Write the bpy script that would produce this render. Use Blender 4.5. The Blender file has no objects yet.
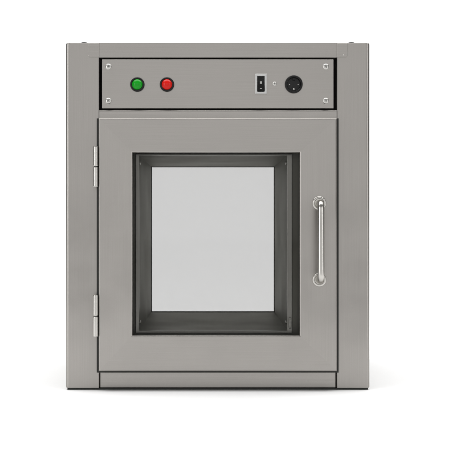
import bpy, bmesh, math
from mathutils import Vector, Matrix

S = bpy.context.scene
COL = S.collection

# ------------------------------------------------------------------ measures
# metres; x to the right, y away from the viewer, z up.  The front frame of
# the cabinet is the plane y = 0 and is 0.606 m wide, 0.694 m tall.
U = 0.002                      # one measuring unit of the front plane
DIST = 1.85                    # camera distance to the front plane
AX, AZ = 212.0, 222.0          # where the optical axis meets the front plane
BOT = 390.0

def wx(px, y=0.0):
    return ((px - AX) * (DIST + y) / DIST + (AX - 217.5)) * U

def wz(py, y=0.0):
    return ((AZ - py) * (DIST + y) / DIST + (BOT - AZ)) * U

# ------------------------------------------------------------------ materials
def new_mat(name):
    m = bpy.data.materials.new(name)
    m.use_nodes = True
    nt = m.node_tree
    return m, nt, nt.nodes['Principled BSDF']

def steel(name, grain='x', base=(0.50, 0.485, 0.46), rough=0.34, var=0.055, bump=0.025, metal=1.0, edge=1.0):
    """brushed stainless steel, the grain running along one axis"""
    m, nt, b = new_mat(name)
    N, L = nt.nodes, nt.links
    tc = N.new('ShaderNodeTexCoord')
    mp = N.new('ShaderNodeMapping')
    lo, hi = 6.0, 900.0
    mp.inputs['Scale'].default_value = {'x': (lo, hi, hi), 'z': (hi, hi, lo), 'y': (hi, lo, hi)}[grain]
    L.new(tc.outputs['Object'], mp.inputs['Vector'])
    n1 = N.new('ShaderNodeTexNoise'); n1.inputs['Scale'].default_value = 1.0
    n1.inputs['Detail'].default_value = 5.0; n1.inputs['Roughness'].default_value = 0.65
    L.new(mp.outputs['Vector'], n1.inputs['Vector'])
    n2 = N.new('ShaderNodeTexNoise'); n2.inputs['Scale'].default_value = 9.0
    n2.inputs['Detail'].default_value = 3.0
    L.new(tc.outputs['Object'], n2.inputs['Vector'])
    n3 = N.new('ShaderNodeTexNoise'); n3.inputs['Scale'].default_value = 900.0
    n3.inputs['Detail'].default_value = 2.0
    L.new(tc.outputs['Object'], n3.inputs['Vector'])
    # colour: slight streaks
    r = N.new('ShaderNodeMapRange')
    r.inputs['From Min'].default_value = 0.25; r.inputs['From Max'].default_value = 0.75
    r.inputs['To Min'].default_value = 1.0 - var; r.inputs['To Max'].default_value = 1.0 + var
    L.new(n1.outputs['Fac'], r.inputs['Value'])
    r3 = N.new('ShaderNodeMapRange')
    r3.inputs['From Min'].default_value = 0.3; r3.inputs['From Max'].default_value = 0.7
    r3.inputs['To Min'].default_value = 0.97; r3.inputs['To Max'].default_value = 1.03
    L.new(n3.outputs['Fac'], r3.inputs['Value'])
    mm = N.new('ShaderNodeMath'); mm.operation = 'MULTIPLY'
    L.new(r.outputs['Result'], mm.inputs[0]); L.new(r3.outputs['Result'], mm.inputs[1])
    # faint wiped patches left from cleaning
    r5 = N.new('ShaderNodeMapRange')
    r5.inputs['From Min'].default_value = 0.3; r5.inputs['From Max'].default_value = 0.7
    r5.inputs['To Min'].default_value = 0.95; r5.inputs['To Max'].default_value = 1.05
    L.new(n2.outputs['Fac'], r5.inputs['Value'])
    m5 = N.new('ShaderNodeMath'); m5.operation = 'MULTIPLY'
    L.new(mm.outputs[0], m5.inputs[0]); L.new(r5.outputs['Result'], m5.inputs[1])
    mm = m5
    vm = N.new('ShaderNodeVectorMath'); vm.operation = 'SCALE'
    vm.inputs[0].default_value = base
    L.new(mm.outputs[0], vm.inputs['Scale'])
    L.new(vm.outputs['Vector'], b.inputs['Base Color'])
    # roughness: streaks and handling marks
    r2 = N.new('ShaderNodeMapRange')
    r2.inputs['From Min'].default_value = 0.3; r2.inputs['From Max'].default_value = 0.7
    r2.inputs['To Min'].default_value = rough - 0.05; r2.inputs['To Max'].default_value = rough + 0.06
    L.new(n2.outputs['Fac'], r2.inputs['Value'])
    L.new(r2.outputs['Result'], b.inputs['Roughness'])
    b.inputs['Metallic'].default_value = metal
    b.inputs['Specular Tint'].default_value = (edge, edge, edge * 0.97, 1)
    # bump: grain plus the faint buckle of sheet metal
    n4 = N.new('ShaderNodeTexNoise'); n4.inputs['Scale'].default_value = 7.0
    n4.inputs['Detail'].default_value = 1.0
    L.new(tc.outputs['Object'], n4.inputs['Vector'])
    b1 = N.new('ShaderNodeBump'); b1.inputs['Strength'].default_value = 0.35
    b1.inputs['Distance'].default_value = 0.008
    L.new(n4.outputs['Fac'], b1.inputs['Height'])
    b2 = N.new('ShaderNodeBump'); b2.inputs['Strength'].default_value = bump
    b2.inputs['Distance'].default_value = 0.0004
    L.new(n1.outputs['Fac'], b2.inputs['Height'])
    L.new(b1.outputs['Normal'], b2.inputs['Normal'])
    L.new(b2.outputs['Normal'], b.inputs['Normal'])
    return m

def plain(name, color, rough, metal=0.0, coat=0.0, noise=0.05, spec=0.5):
    m, nt, b = new_mat(name)
    N, L = nt.nodes, nt.links
    tc = N.new('ShaderNodeTexCoord')
    n = N.new('ShaderNodeTexNoise'); n.inputs['Scale'].default_value = 260.0
    n.inputs['Detail'].default_value = 3.0
    L.new(tc.outputs['Object'], n.inputs['Vector'])
    r = N.new('ShaderNodeMapRange')
    r.inputs['From Min'].default_value = 0.3; r.inputs['From Max'].default_value = 0.7
    r.inputs['To Min'].default_value = 1 - noise; r.inputs['To Max'].default_value = 1 + noise
    L.new(n.outputs['Fac'], r.inputs['Value'])
    v = N.new('ShaderNodeVectorMath'); v.operation = 'SCALE'
    v.inputs[0].default_value = color
    L.new(r.outputs['Result'], v.inputs['Scale'])
    L.new(v.outputs['Vector'], b.inputs['Base Color'])
    b.inputs['Roughness'].default_value = rough
    b.inputs['Metallic'].default_value = metal
    b.inputs['Coat Weight'].default_value = coat
    b.inputs['Specular IOR Level'].default_value = spec
    return m

def glass(name, tint):
    m, nt, b = new_mat(name)
    N, L = nt.nodes, nt.links
    N.remove(b)
    out = N['Material Output']
    t = N.new('ShaderNodeBsdfTransparent'); t.inputs['Color'].default_value = (*tint, 1)
    g = N.new('ShaderNodeBsdfGlossy'); g.inputs['Roughness'].default_value = 0.03
    g.inputs['Color'].default_value = (1, 1, 1, 1)
    f = N.new('ShaderNodeFresnel'); f.inputs['IOR'].default_value = 1.12
    tc = N.new('ShaderNodeTexCoord')
    n = N.new('ShaderNodeTexNoise'); n.inputs['Scale'].default_value = 6.0
    L.new(tc.outputs['Object'], n.inputs['Vector'])
    bp = N.new('ShaderNodeBump'); bp.inputs['Strength'].default_value = 0.05
    bp.inputs['Distance'].default_value = 0.001
    L.new(n.outputs['Fac'], bp.inputs['Height']); L.new(bp.outputs['Normal'], g.inputs['Normal'])
    mx = N.new('ShaderNodeMixShader')
    L.new(f.outputs['Fac'], mx.inputs['Fac'])
    L.new(t.outputs['BSDF'], mx.inputs[1]); L.new(g.outputs['BSDF'], mx.inputs[2])
    L.new(mx.outputs['Shader'], out.inputs['Surface'])
    return m

BASE = (0.316, 0.301, 0.284)
ST_X = steel('brushed_steel_across', 'x', BASE)
ST_Z = steel('brushed_steel_upright', 'z', BASE)
DOOR_X = steel('door_steel_across', 'x', tuple(c * 1.005 for c in BASE))
DOOR_Z = steel('door_steel_upright', 'z', tuple(c * 1.028 for c in BASE))  # lighter tone stands in for the sheen of the upright grain
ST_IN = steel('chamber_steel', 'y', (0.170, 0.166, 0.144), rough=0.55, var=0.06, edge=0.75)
ST_LIP = steel('lip_steel', 'z', (0.26, 0.255, 0.235), rough=0.35)
POLISH = steel('polished_steel', 'z', (0.48, 0.466, 0.44), rough=0.27, var=0.02, bump=0.0)
SCREW = steel('screw_steel', 'x', (0.47, 0.46, 0.44), rough=0.36, var=0.02, bump=0.02)
SLOT = plain('screw_slot_steel', (0.12, 0.12, 0.115), 0.5, 1.0)
ALU = plain('satin_aluminium', (0.50, 0.50, 0.49), 0.42, 1.0)
BLACK = plain('black_plastic', (0.007, 0.007, 0.007), 0.34, spec=0.2)
BLACK_G = plain('black_gloss_plastic', (0.006, 0.006, 0.006), 0.25, spec=0.22)
RUBBER = plain('black_rubber', (0.020, 0.020, 0.018), 0.7, noise=0.02, spec=0.3)
DARK = plain('cavity_shade_black', (0.02, 0.02, 0.02), 0.8)
GREEN = plain('green_plastic', (0.003, 0.25, 0.009), 0.28, spec=0.22)
RED = plain('red_plastic', (0.52, 0.007, 0.003), 0.28, spec=0.22)
WHITE_INK = plain('white_ink', (0.62, 0.62, 0.60), 0.5)
GLASS = glass('window_glass', (0.838, 0.838, 0.837))
FLOOR = plain('white_paper', (0.84, 0.84, 0.84), 0.75, noise=0.004)

# ------------------------------------------------------------------ mesh helpers
def link(name, bm, mats, parent=None, smooth=None):
    bmesh.ops.recalc_face_normals(bm, faces=bm.faces[:])
    me = bpy.data.meshes.new(name)
    bm.to_mesh(me); bm.free()
    if not isinstance(mats, (list, tuple)):
        mats = [mats]
    for m in mats:
        me.materials.append(m)
    if smooth is not None:
        for p in me.polygons:
            p.use_smooth = True
        me.set_sharp_from_angle(angle=math.radians(smooth))
    o = bpy.data.objects.new(name, me)
    COL.objects.link(o)
    if parent is not None:
        o.parent = parent
    return o

def bar(bm, x0, x1, y0, y1, z0, z1, bev, bev_top=None, seg=5):
    """a rail along x: only its long front edges are rounded, the ends are cut square"""
    bt = bev_top or bev
    sec = [(y1, z0)]
    for i in range(seg + 1):
        a = math.pi / 2 * i / seg
        sec.append((y0 + bev - bev * math.sin(a), z0 + bev - bev * math.cos(a)))
    for i in range(seg + 1):
        a = math.pi / 2 * i / seg
        sec.append((y0 + bt - bt * math.cos(a), z1 - bt + bt * math.sin(a)))
    sec.append((y1, z1))
    a = [bm.verts.new((x0, y, z)) for y, z in sec]
    b = [bm.verts.new((x1, y, z)) for y, z in sec]
    bm.faces.new(a); bm.faces.new(b[::-1])
    for i in range(len(sec)):
        j = (i + 1) % len(sec)
        bm.faces.new((a[i], b[i], b[j], a[j]))

def box(bm, x0, x1, y0, y1, z0, z1, bev=0.0, seg=3, mat=0, skip_back=False):
    x0, x1 = min(x0, x1), max(x0, x1); z0, z1 = min(z0, z1), max(z0, z1)
    t = bmesh.new()
    bmesh.ops.create_cube(t, size=1.0)
    for v in t.verts:
        v.co = Vector(((x0 + x1) / 2 + v.co.x * (x1 - x0), (y0 + y1) / 2 + v.co.y * (y1 - y0),
                       (z0 + z1) / 2 + v.co.z * (z1 - z0)))
    if bev > 0:
        es = t.edges[:]
        if skip_back:
            es = [e for e in es if not all(abs(v.co.y - y1) < 1e-7 for v in e.verts)]
        bmesh.ops.bevel(t, geom=es, offset=bev, segments=seg, profile=0.5, affect='EDGES', clamp_overlap=True)
    merge(bm, t, mat)

def merge(bm, t, mat=0):
    for f in t.faces:
        f.material_index = mat
    me = bpy.data.meshes.new('tmp')
    t.to_mesh(me); t.free()
    bm.from_mesh(me)
    bpy.data.meshes.remove(me)

def rect_sweep(bm, x0, x1, z0, z1, prof, mats=(0, 1), caps=True):
    """closed profile [(inset, y)...] swept round a rectangle; mitred corners"""
    n = len(prof)
    rings = []
    for (u, y) in prof:
        rings.append([bm.verts.new((x0 + u, y, z0 + u)), bm.verts.new((x1 - u, y, z0 + u)),
                      bm.verts.new((x1 - u, y, z1 - u)), bm.verts.new((x0 + u, y, z1 - u))])
    for i in range(n):
        a, b = rings[i], rings[(i + 1) % n]
        for k in range(4):
            f = bm.faces.new((a[k], a[(k + 1) % 4], b[(k + 1) % 4], b[k]))
            f.material_index = mats[0] if k in (0, 2) else mats[1]

def rounded(u0, u1, y0, y1, r, seg=4, rb=None):
    """profile of a bar: inset u0..u1, front y0 (rounded r), back y1"""
    pts = [(u0, y1)]
    for i in range(seg + 1):
        a = math.pi / 2 * i / seg
        pts.append((u0 + r - r * math.cos(a), y0 + r - r * math.sin(a)))
    for i in range(seg + 1):
        a = math.pi / 2 * (1 - i / seg)
        pts.append((u1 - r + r * math.cos(a), y0 + r - r * math.sin(a)))
    pts.append((u1, y1))
    return pts

def lathe_y(bm, cx, cz, prof, n=48, mat=0):
    """profile [(radius, y)...] turned about an axis along y"""
    t = bmesh.new()
    rings = []
    for (r, y) in prof:
        if r < 1e-6:
            rings.append([t.verts.new((cx, y, cz))])
        else:
            rings.append([t.verts.new((cx + r * math.cos(2 * math.pi * k / n), y, cz + r * math.sin(2 * math.pi * k / n))) for k in range(n)])
    for a, b in zip(rings[:-1], rings[1:]):
        for k in range(n):
            k2 = (k + 1) % n
            if len(a) == 1 and len(b) == 1:
                continue
            if len(a) == 1:
                t.faces.new((a[0], b[k2], b[k]))
            elif len(b) == 1:
                t.faces.new((a[k], a[k2], b[0]))
            else:
                t.faces.new((a[k], a[k2], b[k2], b[k]))
    for rg in (rings[0], rings[-1]):
        if len(rg) > 2:
            t.faces.new(rg)
    bmesh.ops.recalc_face_normals(t, faces=t.faces[:])
    merge(bm, t, mat)

def lathe_z(bm, cx, cy, prof, n=32, mat=0):
    t = bmesh.new()
    lathe_y(t, 0, 0, [(r, z) for r, z in prof], n, mat)
    for v in t.verts:
        x, y, z = v.co
        v.co = Vector((cx + x, cy - z, y))
    merge(bm, t, mat)

def tube(bm, pts, r, n=24, mat=0):
    t = bmesh.new()
    rings = []
    up = Vector((1, 0, 0))
    for i, p in enumerate(pts):
        p = Vector(p)
        a = Vector(pts[max(i - 1, 0)]); b = Vector(pts[min(i + 1, len(pts) - 1)])
        d = (b - a).normalized()
        s = up; w = d.cross(s).normalized()
        rings.append([t.verts.new(p + r * (math.cos(2 * math.pi * k / n) * s + math.sin(2 * math.pi * k / n) * w)) for k in range(n)])
    for a, b in zip(rings[:-1], rings[1:]):
        for k in range(n):
            t.faces.new((a[k], a[(k + 1) % n], b[(k + 1) % n], b[k]))
    t.faces.new(rings[0]); t.faces.new(rings[-1])
    bmesh.ops.recalc_face_normals(t, faces=t.faces[:])
    merge(bm, t, mat)

def prism(bm, poly, y0, y1, mat=0, bev=0.0):
    """outline [(x, z)...] with front at y0 and back at y1"""
    t = bmesh.new()
    a = [t.verts.new((x, y0, z)) for x, z in poly]
    b = [t.verts.new((x, y1, z)) for x, z in poly]
    fa = t.faces.new(a); t.faces.new(b[::-1])
    n = len(poly)
    for i in range(n):
        t.faces.new((a[i], b[i], b[(i + 1) % n], a[(i + 1) % n]))
    if bev:
        bmesh.ops.bevel(t, geom=[e for e in fa.edges], offset=bev, segments=2, profile=0.5, affect='EDGES')
    bmesh.ops.recalc_face_normals(t, faces=t.faces[:])
    merge(bm, t, mat)

# ------------------------------------------------------------------ the thing
cab = bpy.data.objects.new('pass_box', None)
cab.empty_display_size = 0.2
COL.objects.link(cab)
cab['label'] = 'brushed stainless steel pass-through cabinet with a windowed door, standing on the white floor'
cab['category'] = 'pass box'

L0, R0 = wx(65.6), wx(369.8)
T0, B0 = wz(42.5), 0.003
DEPTH = 0.416
ZB = B0

# posts: folded sheet; the inner front edge is notched at the head for the rail's tongue
def post(x_out, x_in, sgn):
    """folded sheet: wide outer bend, tight top and bottom folds, rounded outer corners"""
    bm = bmesh.new()
    rc, seg, D = 0.0036, 5, 0.0055
    def ring(dx, dz, di, y):
        xo, xi = x_out + sgn * dx, x_in - sgn * di
        zt, zb = T0 - dz, ZB + dz
        r = max(rc - min(dx, dz) * 0.5, 0.001)
        pts = [(xi, zt)]
        for i in range(seg + 1):
            q = math.pi / 2 * i / seg
            pts.append((xo + sgn * (r - r * math.sin(q)), zt - r + r * math.cos(q)))
        for i in range(seg + 1):
            q = math.pi / 2 * i / seg
            pts.append((xo + sgn * (r - r * math.cos(q)), zb + r - r * math.sin(q)))
        pts.append((xi, zb))
        return [bm.verts.new((x, y, z)) for x, z in pts]
    rings = [ring(0, 0, 0, 0.046), ring(0, 0, 0, D)]
    for i in range(1, 11):
        q = math.pi / 2 * i / 10
        k = 1 - math.cos(q)
        rings.append(ring(0.0075 * k, 0.0015 * k, 0.0011 * k, D - D * math.sin(q)))
    for p, q in zip(rings[:-1], rings[1:]):
        n = len(p)
        for i in range(n):
            j = (i + 1) % n
            bm.faces.new((p[i], p[j], q[j], q[i]))
    bm.faces.new(rings[0]); bm.faces.new(rings[-1])
    return link('frame_post', bm, ST_Z, cab)

PL_IN, PR_IN = wx(99.2), wx(336.8)
post(L0, PL_IN, 1)
post(R0, PR_IN, -1)

# top rail with a rounded tongue lapping each post
def top_rail():
    bm = bmesh.new()
    zt, zb = T0, wz(57.6)
    bar(bm, PL_IN + 0.0001, PR_IN - 0.0001, 0.0003, 0.046, zb, zt, 0.0012, 0.0014, 4)
    return link('top_rail', bm, ST_X, cab)
rail = top_rail()

def tongue(x_seam, x_end):
    bm = bmesh.new()
    zt, zb = T0 - 0.0014, wz(57.0)
    s = 1 if x_end > x_seam else -1
    r = 0.004
    poly = [(x_seam, zt), (x_end, zt)]
    for i in range(7):
        a = math.pi / 2 * i / 6
        poly.append((x_end - s * r + s * r * math.cos(a), zb + r - r * math.sin(a)))
    poly.append((x_seam, zb))
    prism(bm, poly, -0.0010, 0.002, bev=0.0005)
    # darker sheet under the tongue; its colour stands in for groove shade
    g = 0.0007
    groove_shade = [(x_seam, zt), (x_end + s * g, zt)]
    for i in range(7):
        a = math.pi / 2 * i / 6
        groove_shade.append((x_end - s * r + s * (r + g) * math.cos(a), zb + r - (r + g) * math.sin(a)))
    groove_shade.append((x_seam, zb - g))
    prism(bm, groove_shade, -0.0002, 0.0018, mat=1)
    return link('corner_tongue', bm, [ST_X, ST_LIP], rail)
tongue(PL_IN, wx(88.2))
tr = tongue(PR_IN, wx(347.4))
bm = bmesh.new()
lathe_y(bm, wx(343.4), wz(55.2), [(0.0012, -0.0008), (0.0011, -0.0014), (0.0006, -0.0018), (0, -0.0019)], 16)
link('rivet', bm, SCREW, rail, 60)

# black plugs in the top of the posts
for px in (83.6, 352.0):
    bm = bmesh.new()
    lathe_z(bm, wx(px), 0.0115, [(0.0070, T0 - 0.001), (0.0070, T0 + 0.0010), (0.0060, T0 + 0.0017), (0, T0 + 0.0018)], 28)
    link('post_plug', bm, RUBBER, cab, 40)

# rail between the control panel and the door
bm = bmesh.new()
bar(bm, PL_IN + 0.0003, PR_IN - 0.0003, -0.0016, 0.046, wz(124), wz(110.2), 0.0012, 0.0030)
link('middle_rail', bm, ST_X, cab)
# bottom rail
bm = bmesh.new()
box(bm, PL_IN + 0.0007, PR_IN - 0.0012, 0.0050, 0.046, ZB + 0.0002, wz(366), bev=0.0016, seg=4)
link('bottom_rail', bm, ST_X, cab)

# outer skin: sides, top, added shadow plinth, back frame
bm = bmesh.new()
box(bm, L0 + 0.001, L0 + 0.0025, 0.0462, DEPTH - 0.0462, ZB + 0.001, T0 - 0.001, bev=0.0004, seg=1)
link('side_panel', bm, ST_Z, cab)
bm = bmesh.new()
box(bm, R0 - 0.0025, R0 - 0.001, 0.0462, DEPTH - 0.0462, ZB + 0.001, T0 - 0.001, bev=0.0004, seg=1)
link('side_panel', bm, ST_Z, cab)
bm = bmesh.new()
box(bm, L0 + 0.003, R0 - 0.003, 0.0462, DEPTH - 0.0462, T0 - 0.0025, T0 - 0.001, bev=0.0004, seg=1)
link('top_panel', bm, ST_X, cab)
bm = bmesh.new()
box(bm, L0 + 0.003, R0 - 0.003, 0.0035, DEPTH - 0.0035, 0.0, ZB - 0.0002)
link('shadow_plinth', bm, RUBBER, cab)  # added black base, paints the dark shadow line under the cabinet

# ------------------------------------------------------------------ control panel
bm = bmesh.new()
yb = 0.030
box(bm, PL_IN + 0.0006, PR_IN - 0.0006, yb, yb + 0.002, wz(110.0) + 0.0006, wz(57.6) - 0.0006)
link('panel_recess', bm, DARK, cab)  # near-black backing, the shade inside the gaps is put into its colour

PX0, PX1, PZ0, PZ1 = wx(102.0), wx(333.6), wz(108.4), wz(59.2)
bm = bmesh.new()
box(bm, PX0, PX1, 0.0, 0.0022, PZ0, PZ1, bev=0.0009, seg=3)
panel = link('control_panel', bm, ST_X, cab)

def screw(px, py, r, y, parent, rot=0.2, name='screw', mat=None):
    bm = bmesh.new()
    cx, cz = wx(px, y), wz(py, y)
    h = r * 0.55
    prof = [(r * 1.06, y + 0.0004), (r * 1.06, y - 0.0003)]
    for i in range(9):
        a = math.pi / 2 * i / 8
        prof.append((r * math.cos(a), y - 0.0003 - h * math.sin(a)))
    lathe_y(bm, cx, cz, prof, 36)
    # cross recess: two thin dark bars let into the dome
    for k in range(2):
        t = bmesh.new()
        box(t, -r * 0.40, r * 0.40, y - h - 0.00036, y - h * 0.6, -r * 0.075, r * 0.075)
        bmesh.ops.rotate(t, verts=t.verts[:], cent=(0, 0, 0), matrix=Matrix.Rotation(rot + k * math.pi / 2, 3, 'Y'))
        bmesh.ops.translate(t, verts=t.verts[:], vec=(cx, 0.00001 * k, cz))
        merge(bm, t, 1)
    return link(name, bm, [mat or SCREW, SLOT], parent, 45)

for i, (px, py) in enumerate(((108.4, 66.8), (108.4, 101.0), (325.8, 66.8), (325.8, 101.0))):
    screw(px, py, 0.0065, 0.0, panel, rot=0.15 + 0.45 * i)

def push_button(px, py, mat, label):
    cx, cz = wx(px), wz(py)
    bm = bmesh.new()
    r1, r0 = 0.0144, 0.0108
    lathe_y(bm, cx, cz, [(r1, 0.0003), (r1, -0.0030), (r1 - 0.0007, -0.0042), (r1 - 0.0018, -0.0046),
                         (r0 + 0.0005, -0.0046), (r0, -0.0040), (r0, 0.0003)], 56)
    o = link('push_button', bm, BLACK_G, cab, 40)
    o['label'] = label
    bm = bmesh.new()
    rc, hc = r0 - 0.0003, 0.0052
    prof = [(rc, 0.0002), (rc, -0.0036)]
    rs = (rc * rc + hc * hc) / (2 * hc)              # a shallow spherical cap
    for i in range(13):
        q = rc * math.cos(math.pi / 2 * i / 12) if i < 12 else 0.0
        prof.append((q, -0.0038 - (math.sqrt(rs * rs - q * q) - (rs - hc))))
    lathe_y(bm, cx, cz, prof, 48)
    link('button_cap', bm, mat, o, 50)

push_button(137.4, 84.6, GREEN, 'green push button in a black ring')
push_button(167.0, 84.6, RED, 'red push button in a black ring')

# rocker switch
sx0, sx1, sz0, sz1 = wx(255.0), wx(266.8), wz(94.0), wz(74.0)
bm = bmesh.new()
rect_sweep(bm, sx0, sx1, sz0, sz1, rounded(0, 0.0045, -0.0030, 0.0004, 0.0008), mats=(0, 0))
sw = link('rocker_switch', bm, ALU, cab)
bm = bmesh.new()
ix0, ix1, iz0, iz1 = sx0 + 0.0046, sx1 - 0.0046, sz0 + 0.0046, sz1 - 0.0046
box(bm, ix0, ix1, -0.0006, 0.0006, iz0, iz1)
zm = (iz0 + iz1) / 2
# the rocker: two slopes, upper end pressed in
t = bmesh.new()
sec = [(iz0 + 0.0012, -0.0006), (iz0 + 0.0012, -0.0058), (zm - 0.002, -0.0036), (zm + 0.004, -0.0026), (iz1 - 0.0012, -0.0014), (iz1 - 0.0012, -0.0006)]
va = [t.verts.new((ix0 + 0.0010, y, z)) for z, y in sec]
vb = [t.verts.new((ix1 - 0.0010, y, z)) for z, y in sec]
t.faces.new(va); t.faces.new(vb[::-1])
for i in range(len(sec)):
    j = (i + 1) % len(sec)
    t.faces.new((va[i], va[j], vb[j], vb[i]))
bmesh.ops.recalc_face_normals(t, faces=t.faces[:])
merge(bm, t, 0)
link('rocker', bm, BLACK_G, sw)
bm = bmesh.new()
cxm = (sx0 + sx1) / 2
box(bm, cxm - 0.0020, cxm + 0.0020, -0.0040, -0.0028, zm + 0.0000, zm + 0.0048, bev=0.0003, seg=1)
box(bm, cxm - 0.0020, cxm + 0.0020, -0.0056, -0.0040, zm - 0.0104, zm - 0.0090, bev=0.0003, seg=1)
link('switch_mark', bm, plain('grey_ink', (0.30, 0.30, 0.29), 0.45), sw)

screw(274.5, 83.9, 0.0045, 0.0, panel, rot=0.6)

# round socket with three pins
cx, cz = wx(293.7), wz(84.4)
bm = bmesh.new()
R = 0.0178
lathe_y(bm, cx, cz, [(R, 0.0004), (R, -0.0032), (R - 0.0007, -0.0042), (R - 0.0016, -0.0046), (R - 0.0034, -0.0046),
                     (R - 0.0040, -0.0040), (R - 0.0042, 0.0002)], 64)
so = link('power_socket', bm, BLACK, cab, 40)
bm = bmesh.new()
lathe_y(bm, cx, cz, [(R - 0.0043, 0.0002), (R - 0.0043, -0.0014), (R - 0.0060, -0.0018), (0, -0.0018)], 48)
box(bm, cx - 0.0026, cx + 0.0026, -0.0040, -0.0010, cz + 0.0078, cz + 0.0128, bev=0.0006, seg=2)
link('socket_insert', bm, BLACK_G, so, 40)
for (dx, dz, r) in ((-0.0086, -0.0006, 0.0011), (0.0086, -0.0006, 0.0011), (0, -0.0098, 0.0018)):
    bm = bmesh.new()
    lathe_y(bm, cx + dx, cz + dz, [(r, -0.001), (r, -0.0036), (r * 0.6, -0.0042), (0, -0.0043)], 20)
    link('socket_pin', bm, SCREW, so, 50)

# ------------------------------------------------------------------ door
YF = -0.020                                   # front face of the door
DX0, DX1, DZ0, DZ1 = wx(98.6, YF), wx(337.0, YF), wz(371.4, YF), wz(118.2, YF)
OX0, OX1, OZ0, OZ1 = wx(132.4, YF), wx(299.7, YF), wz(335.6, YF), wz(152.6, YF)
# the four sides differ in width: sweep by hand between the outer and the inner rectangle
def frame_between(bm, outer, inner, prof_fn, mats=(0, 1)):
    rings = []
    for (w, k, y) in prof_fn:          # w in 0..1 between outer and inner, k extra inset in metres
        rect = []
        for (o, i, s) in ((outer[0], inner[0], 1), (outer[1], inner[1], -1), (outer[2], inner[2], 1), (outer[3], inner[3], -1)):
            rect.append(o + (i - o) * w + s * k)
        x0, x1, z0, z1 = rect
        rings.append([bm.verts.new((x0, y, z0)), bm.verts.new((x1, y, z0)), bm.verts.new((x1, y, z1)), bm.verts.new((x0, y, z1))])
    n = len(rings)
    for a in range(n):
        p, q = rings[a], rings[(a + 1) % n]
        for k in range(4):
            f = bm.faces.new((p[k], p[(k + 1) % 4], q[(k + 1) % 4], q[k]))
            f.material_index = mats[0] if k in (0, 2) else mats[1]

def fprof(yf, yb, r, ri, yin, seg=5):
    pts = [(0, 0, yb)]
    for i in range(seg + 1):
        a = math.pi / 2 * i / seg
        pts.append((0, r - r * math.cos(a), yf + r - r * math.sin(a)))
    for i in range(seg + 1):
        a = math.pi / 2 * (1 - i / seg)
        pts.append((1, -ri + ri * math.cos(a), yf + ri - ri * math.sin(a)))
    pts.append((1, 0, yin))
    pts.append((1, -0.010, yin))
    pts.append((1, -0.010, yb))
    return pts

bm = bmesh.new()
frame_between(bm, (DX0, DX1, DZ0, DZ1), (OX0, OX1, OZ0, OZ1), fprof(YF, -0.0015, 0.0032, 0.0030, -0.008))
door = link('door', bm, [DOOR_X, DOOR_Z], cab)
# black seal, drawn out past the door's edges to paint the door's shadow
bm = bmesh.new()
frame_between(bm, (wx(97.0, -0.008), wx(338.4, -0.008), wz(372.3, -0.008), wz(118.6, -0.008)), (OX0 - 0.03, OX1 + 0.03, OZ0 - 0.03, OZ1 + 0.03),
              [(0, 0, -0.0004), (0, 0, -0.0120), (1, 0, -0.0120), (1, 0, -0.0004)])
link('shadow_seal', bm, RUBBER, door)
# pane clamped behind the return of the opening
bm = bmesh.new()
box(bm, OX0 - 0.008, OX1 + 0.008, -0.0075, -0.0035, OZ0 - 0.008, OZ1 + 0.008)
link('window_pane', bm, GLASS, door)

# handle: bent bar on two roses
hx = wx(319.2, YF); hz1, hz0 = wz(203.2, YF), wz(279.8, YF)
bm = bmesh.new()
yo = YF - 0.030
rb = 0.013
pts = [(hx, YF, hz1), (hx, yo + rb, hz1)]
for i in range(1, 9):
    a = math.pi / 2 * i / 8
    pts.append((hx, yo + rb - rb * math.sin(a), hz1 - rb + rb * math.cos(a)))
for i in range(1, 20):
    pts.append((hx, yo, hz1 - rb + (hz0 - hz1 + 2 * rb) * i / 20))
for i in range(0, 9):
    a = math.pi / 2 * (1 - i / 8)
    pts.append((hx, yo + rb - rb * math.sin(a), hz0 + rb - rb * math.cos(a)))
pts.append((hx, YF, hz0))
tube(bm, pts, 0.0068, 32)
handle = link('handle', bm, POLISH, door, 50)
for z in (hz1, hz0):
    bm = bmesh.new()
    lathe_y(bm, hx, z, [(0.0138, YF + 0.0004), (0.0138, YF - 0.0018), (0.0130, YF - 0.0029), (0.0112, YF - 0.0035), (0.0096, YF - 0.0033),
                        (0.0088, YF - 0.0022), (0, YF - 0.0022)], 48)
    link('handle_rose', bm, POLISH, door, 40)

# hinges: two knuckles on a pin, with leaves into the gap
for (pa, pm, pb) in ((146.2, 166.6, 187.0), (294.8, 316.0, 336.6)):
    yh = -0.0190
    cxh = wx(95.6, yh)
    za, zm_, zb_ = wz(pa, yh), wz(pm, yh), wz(pb, yh)
    bm = bmesh.new()
    lathe_z(bm, cxh, yh, [(0.0034, zb_ + 0.001), (0.0034, za - 0.001)], 24)
    box(bm, cxh - 0.0010, cxh + 0.0035, yh + 0.002, 0.0005, zb_ + 0.001, za - 0.001)
    hg = link('hinge', bm, plain('hinge_pin_steel', (0.10, 0.10, 0.095), 0.5, 1.0), cab, 40)
    for (z0, z1) in ((zm_ + 0.0006, za), (zb_, zm_ - 0.0006)):
        bm = bmesh.new()
        r = 0.0054
        lathe_z(bm, cxh, yh, [(0, z0), (r - 0.0014, z0), (r - 0.0004, z0 + 0.0005), (r, z0 + 0.0015), (r, z0 + 0.0019), (r, z1 - 0.0019), (r, z1 - 0.0015), (r - 0.0004, z1 - 0.0005), (r - 0.0014, z1), (0, z1)], 32)
        link('knuckle', bm, POLISH, hg, 40)

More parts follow.
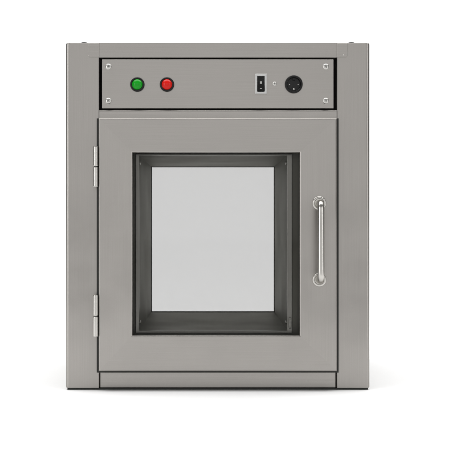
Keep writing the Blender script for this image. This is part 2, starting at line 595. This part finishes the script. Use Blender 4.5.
# ------------------------------------------------------------------ chamber
YC0, YC1 = 0.020, 0.392
CX0, CX1, CZ0, CZ1 = wx(139.2, YC0), wx(287.0, YC0), wz(330.2, YC0), wz(155.6, YC0)
bm = bmesh.new()
rect_sweep(bm, CX0 - 0.0015, CX1 + 0.0015, CZ0 - 0.0015, CZ1 + 0.0015,
           [(0, YC0 + 0.0005), (0.0015, YC0 + 0.0005), (0.0015, YC1), (0, YC1)], mats=(0, 0))
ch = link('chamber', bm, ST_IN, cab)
# front flange round the mouth of the chamber, behind the door
bm = bmesh.new()
frame_between(bm, (PL_IN + 0.001, PR_IN - 0.001, wz(366) , wz(122)), (CX0, CX1, CZ0, CZ1),
              [(0, 0, YC0 + 0.002), (0, 0, YC0), (1, 0, YC0), (1, 0, YC0 + 0.002)])
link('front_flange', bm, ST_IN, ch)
# raised lip round the mouth
bm = bmesh.new()
lo_ = (CX0 - 0.0072, CX1 + 0.0100, CZ0 - 0.0066, CZ1 + 0.0030)
frame_between(bm, lo_, (CX0 + 0.0002, CX1 - 0.0002, CZ0 + 0.0002, CZ1 - 0.0002), fprof(YC0 - 0.007, YC0 + 0.0008, 0.0012, 0.0012, YC0 + 0.0008)[:-2])
link('mouth_lip', bm, ST_LIP, ch)
# rubber seal between the lip and the door
bm = bmesh.new()
x0, x1, z0, z1 = OX0 - 0.004, OX1 + 0.004, OZ0 - 0.004, OZ1 + 0.004
rect_sweep(bm, x0 - 0.012, x1 + 0.012, z0 - 0.012, z1 + 0.012, rounded(0, 0.0125, -0.001, YC0, 0.003), mats=(0, 0))
link('door_seal', bm, RUBBER, ch)
# small fixings inside the mouth
yw = YC0 + 0.02
for (x, z, s) in ((CX0, CZ1 - 0.014, 1), (CX0, CZ0 + 0.014, 1), (CX1, CZ1 - 0.014, -1), (CX1, CZ0 + 0.014, -1)):
    bm = bmesh.new()
    lathe_y(bm, 0, 0, [(0.0042, 0), (0.0040, -0.0014), (0.0024, -0.0022), (0, -0.0023)], 20)
    for v in bm.verts:
        a, b_, c = v.co
        v.co = Vector((x - s * b_ - s * 0.0001, yw + a, z + c))
    link('wall_screw', bm, POLISH, ch, 40)
bm = bmesh.new()
box(bm, CX1 + 0.0030, CX1 + 0.0078, YC0 - 0.012, YC0 - 0.0066, wz(329), wz(318), bev=0.001, seg=2)
lathe_y(bm, CX1 + 0.0054, wz(321), [(0.0022, YC0 - 0.0115), (0.0020, YC0 - 0.0135), (0, YC0 - 0.0138)], 16)
link('latch_catch', bm, ST_LIP, ch, 40)

# rear: frame with the far window
rear_in = (CX0 + 0.0004, CX1 - 0.0004, CZ0 + 0.0004, CZ1 - 0.0004)
bm = bmesh.new()
frame_between(bm, (L0, R0, ZB, T0), rear_in,
              [(0, 0, DEPTH - 0.046), (0, 0, DEPTH), (1, 0, DEPTH), (1, 0, DEPTH - 0.004), (1, -0.01, DEPTH - 0.004), (1, -0.01, DEPTH - 0.012), (0, 0.02, DEPTH - 0.012), (0, 0.02, DEPTH - 0.046)])
rear = link('rear_frame', bm, [ST_X, ST_Z], cab)
bm = bmesh.new()
rect_sweep(bm, CX0 - 0.004, CX1 + 0.004, CZ0 - 0.004, CZ1 + 0.004, [(0, YC1 - 0.001 + 0.0015), (0.0052, YC1 + 0.0005), (0.0052, YC1 + 0.006), (0, YC1 + 0.006)], mats=(0, 0))
link('pane_gasket', bm, RUBBER, rear)
bm = bmesh.new()
box(bm, CX0 - 0.003, CX1 + 0.003, YC1 + 0.0065, YC1 + 0.0105, CZ0 - 0.003, CZ1 + 0.003)
link('window_pane', bm, GLASS, rear)

# ------------------------------------------------------------------ floor: one white sweep
bm = bmesh.new()
prof = [(-5.0, 0.0), (-2.0, 0.0), (0.0, 0.0), (1.4, 0.0)]
rr = 1.0
for i in range(1, 25):
    a = math.pi / 2 * i / 24
    prof.append((1.4 + rr * math.sin(a), rr - rr * math.cos(a)))
prof.append((1.4 + rr, 3.6))
W = 4.5
ra = [bm.verts.new((-W, y, z)) for y, z in prof]
rb_ = [bm.verts.new((W, y, z)) for y, z in prof]
for i in range(len(prof) - 1):
    bm.faces.new((ra[i], rb_[i], rb_[i + 1], ra[i + 1]))
fl = link('floor', bm, FLOOR, None, 30)
fl['kind'] = 'structure'

# ------------------------------------------------------------------ light
w = bpy.data.worlds.new('World'); S.world = w
w.use_nodes = True
bg = w.node_tree.nodes['Background']
bg.inputs['Color'].default_value = (1.0, 0.99, 0.97, 1)
bg.inputs['Strength'].default_value = 0.18

def area(name, loc, target, sx, sy, power, col=(1, 1, 1)):
    d = bpy.data.lights.new(name, 'AREA'); d.shape = 'RECTANGLE'
    d.size, d.size_y, d.energy, d.color = sx, sy, power, col
    o = bpy.data.objects.new(name, d); COL.objects.link(o)
    o.location = loc
    o.rotation_euler = (Vector(target) - Vector(loc)).to_track_quat('-Z', 'Y').to_euler()
    return o

area('overhead_softbox', (0.0, 0.0, 2.6), (0, 0.0, 0), 4.0, 1.4, 118)
area('backdrop_softbox', (0.0, 0.95, 3.2), (0, 2.3, 0.5), 4.2, 0.8, 28)
area('front_softbox', (0.0, -3.3, 1.15), (0, 0, 0.35), 3.2, 1.9, 20.8)
area('left_softbox', (-2.3, -1.9, 0.9), (0, 0, 0.35), 0.7, 1.8, 24)
area('right_softbox', (2.3, -1.9, 0.9), (0, 0, 0.35), 0.5, 1.8, 13)

# ------------------------------------------------------------------ camera
cd = bpy.data.cameras.new('camera')
co = bpy.data.objects.new('camera', cd); COL.objects.link(co)
co.location = (wx(AX), -DIST, wz(AZ))
co.rotation_euler = (math.radians(90), 0, 0)
FW = 456 * U                       # width of the view at the front plane
cd.sensor_width = 36.0
cd.lens = 36.0 * DIST / FW
cd.shift_x = (228 - AX) / 456
cd.shift_y = (AZ - 228) / 456
cd.clip_start, cd.clip_end = 0.05, 60
S.camera = co

S.view_settings.view_transform = 'Standard'
S.view_settings.look = 'None'
S.view_settings.exposure = 0.0
S.view_settings.gamma = 1.0
S.cycles.max_bounces = 16
S.cycles.transparent_max_bounces = 16
S.cycles.use_denoising = True
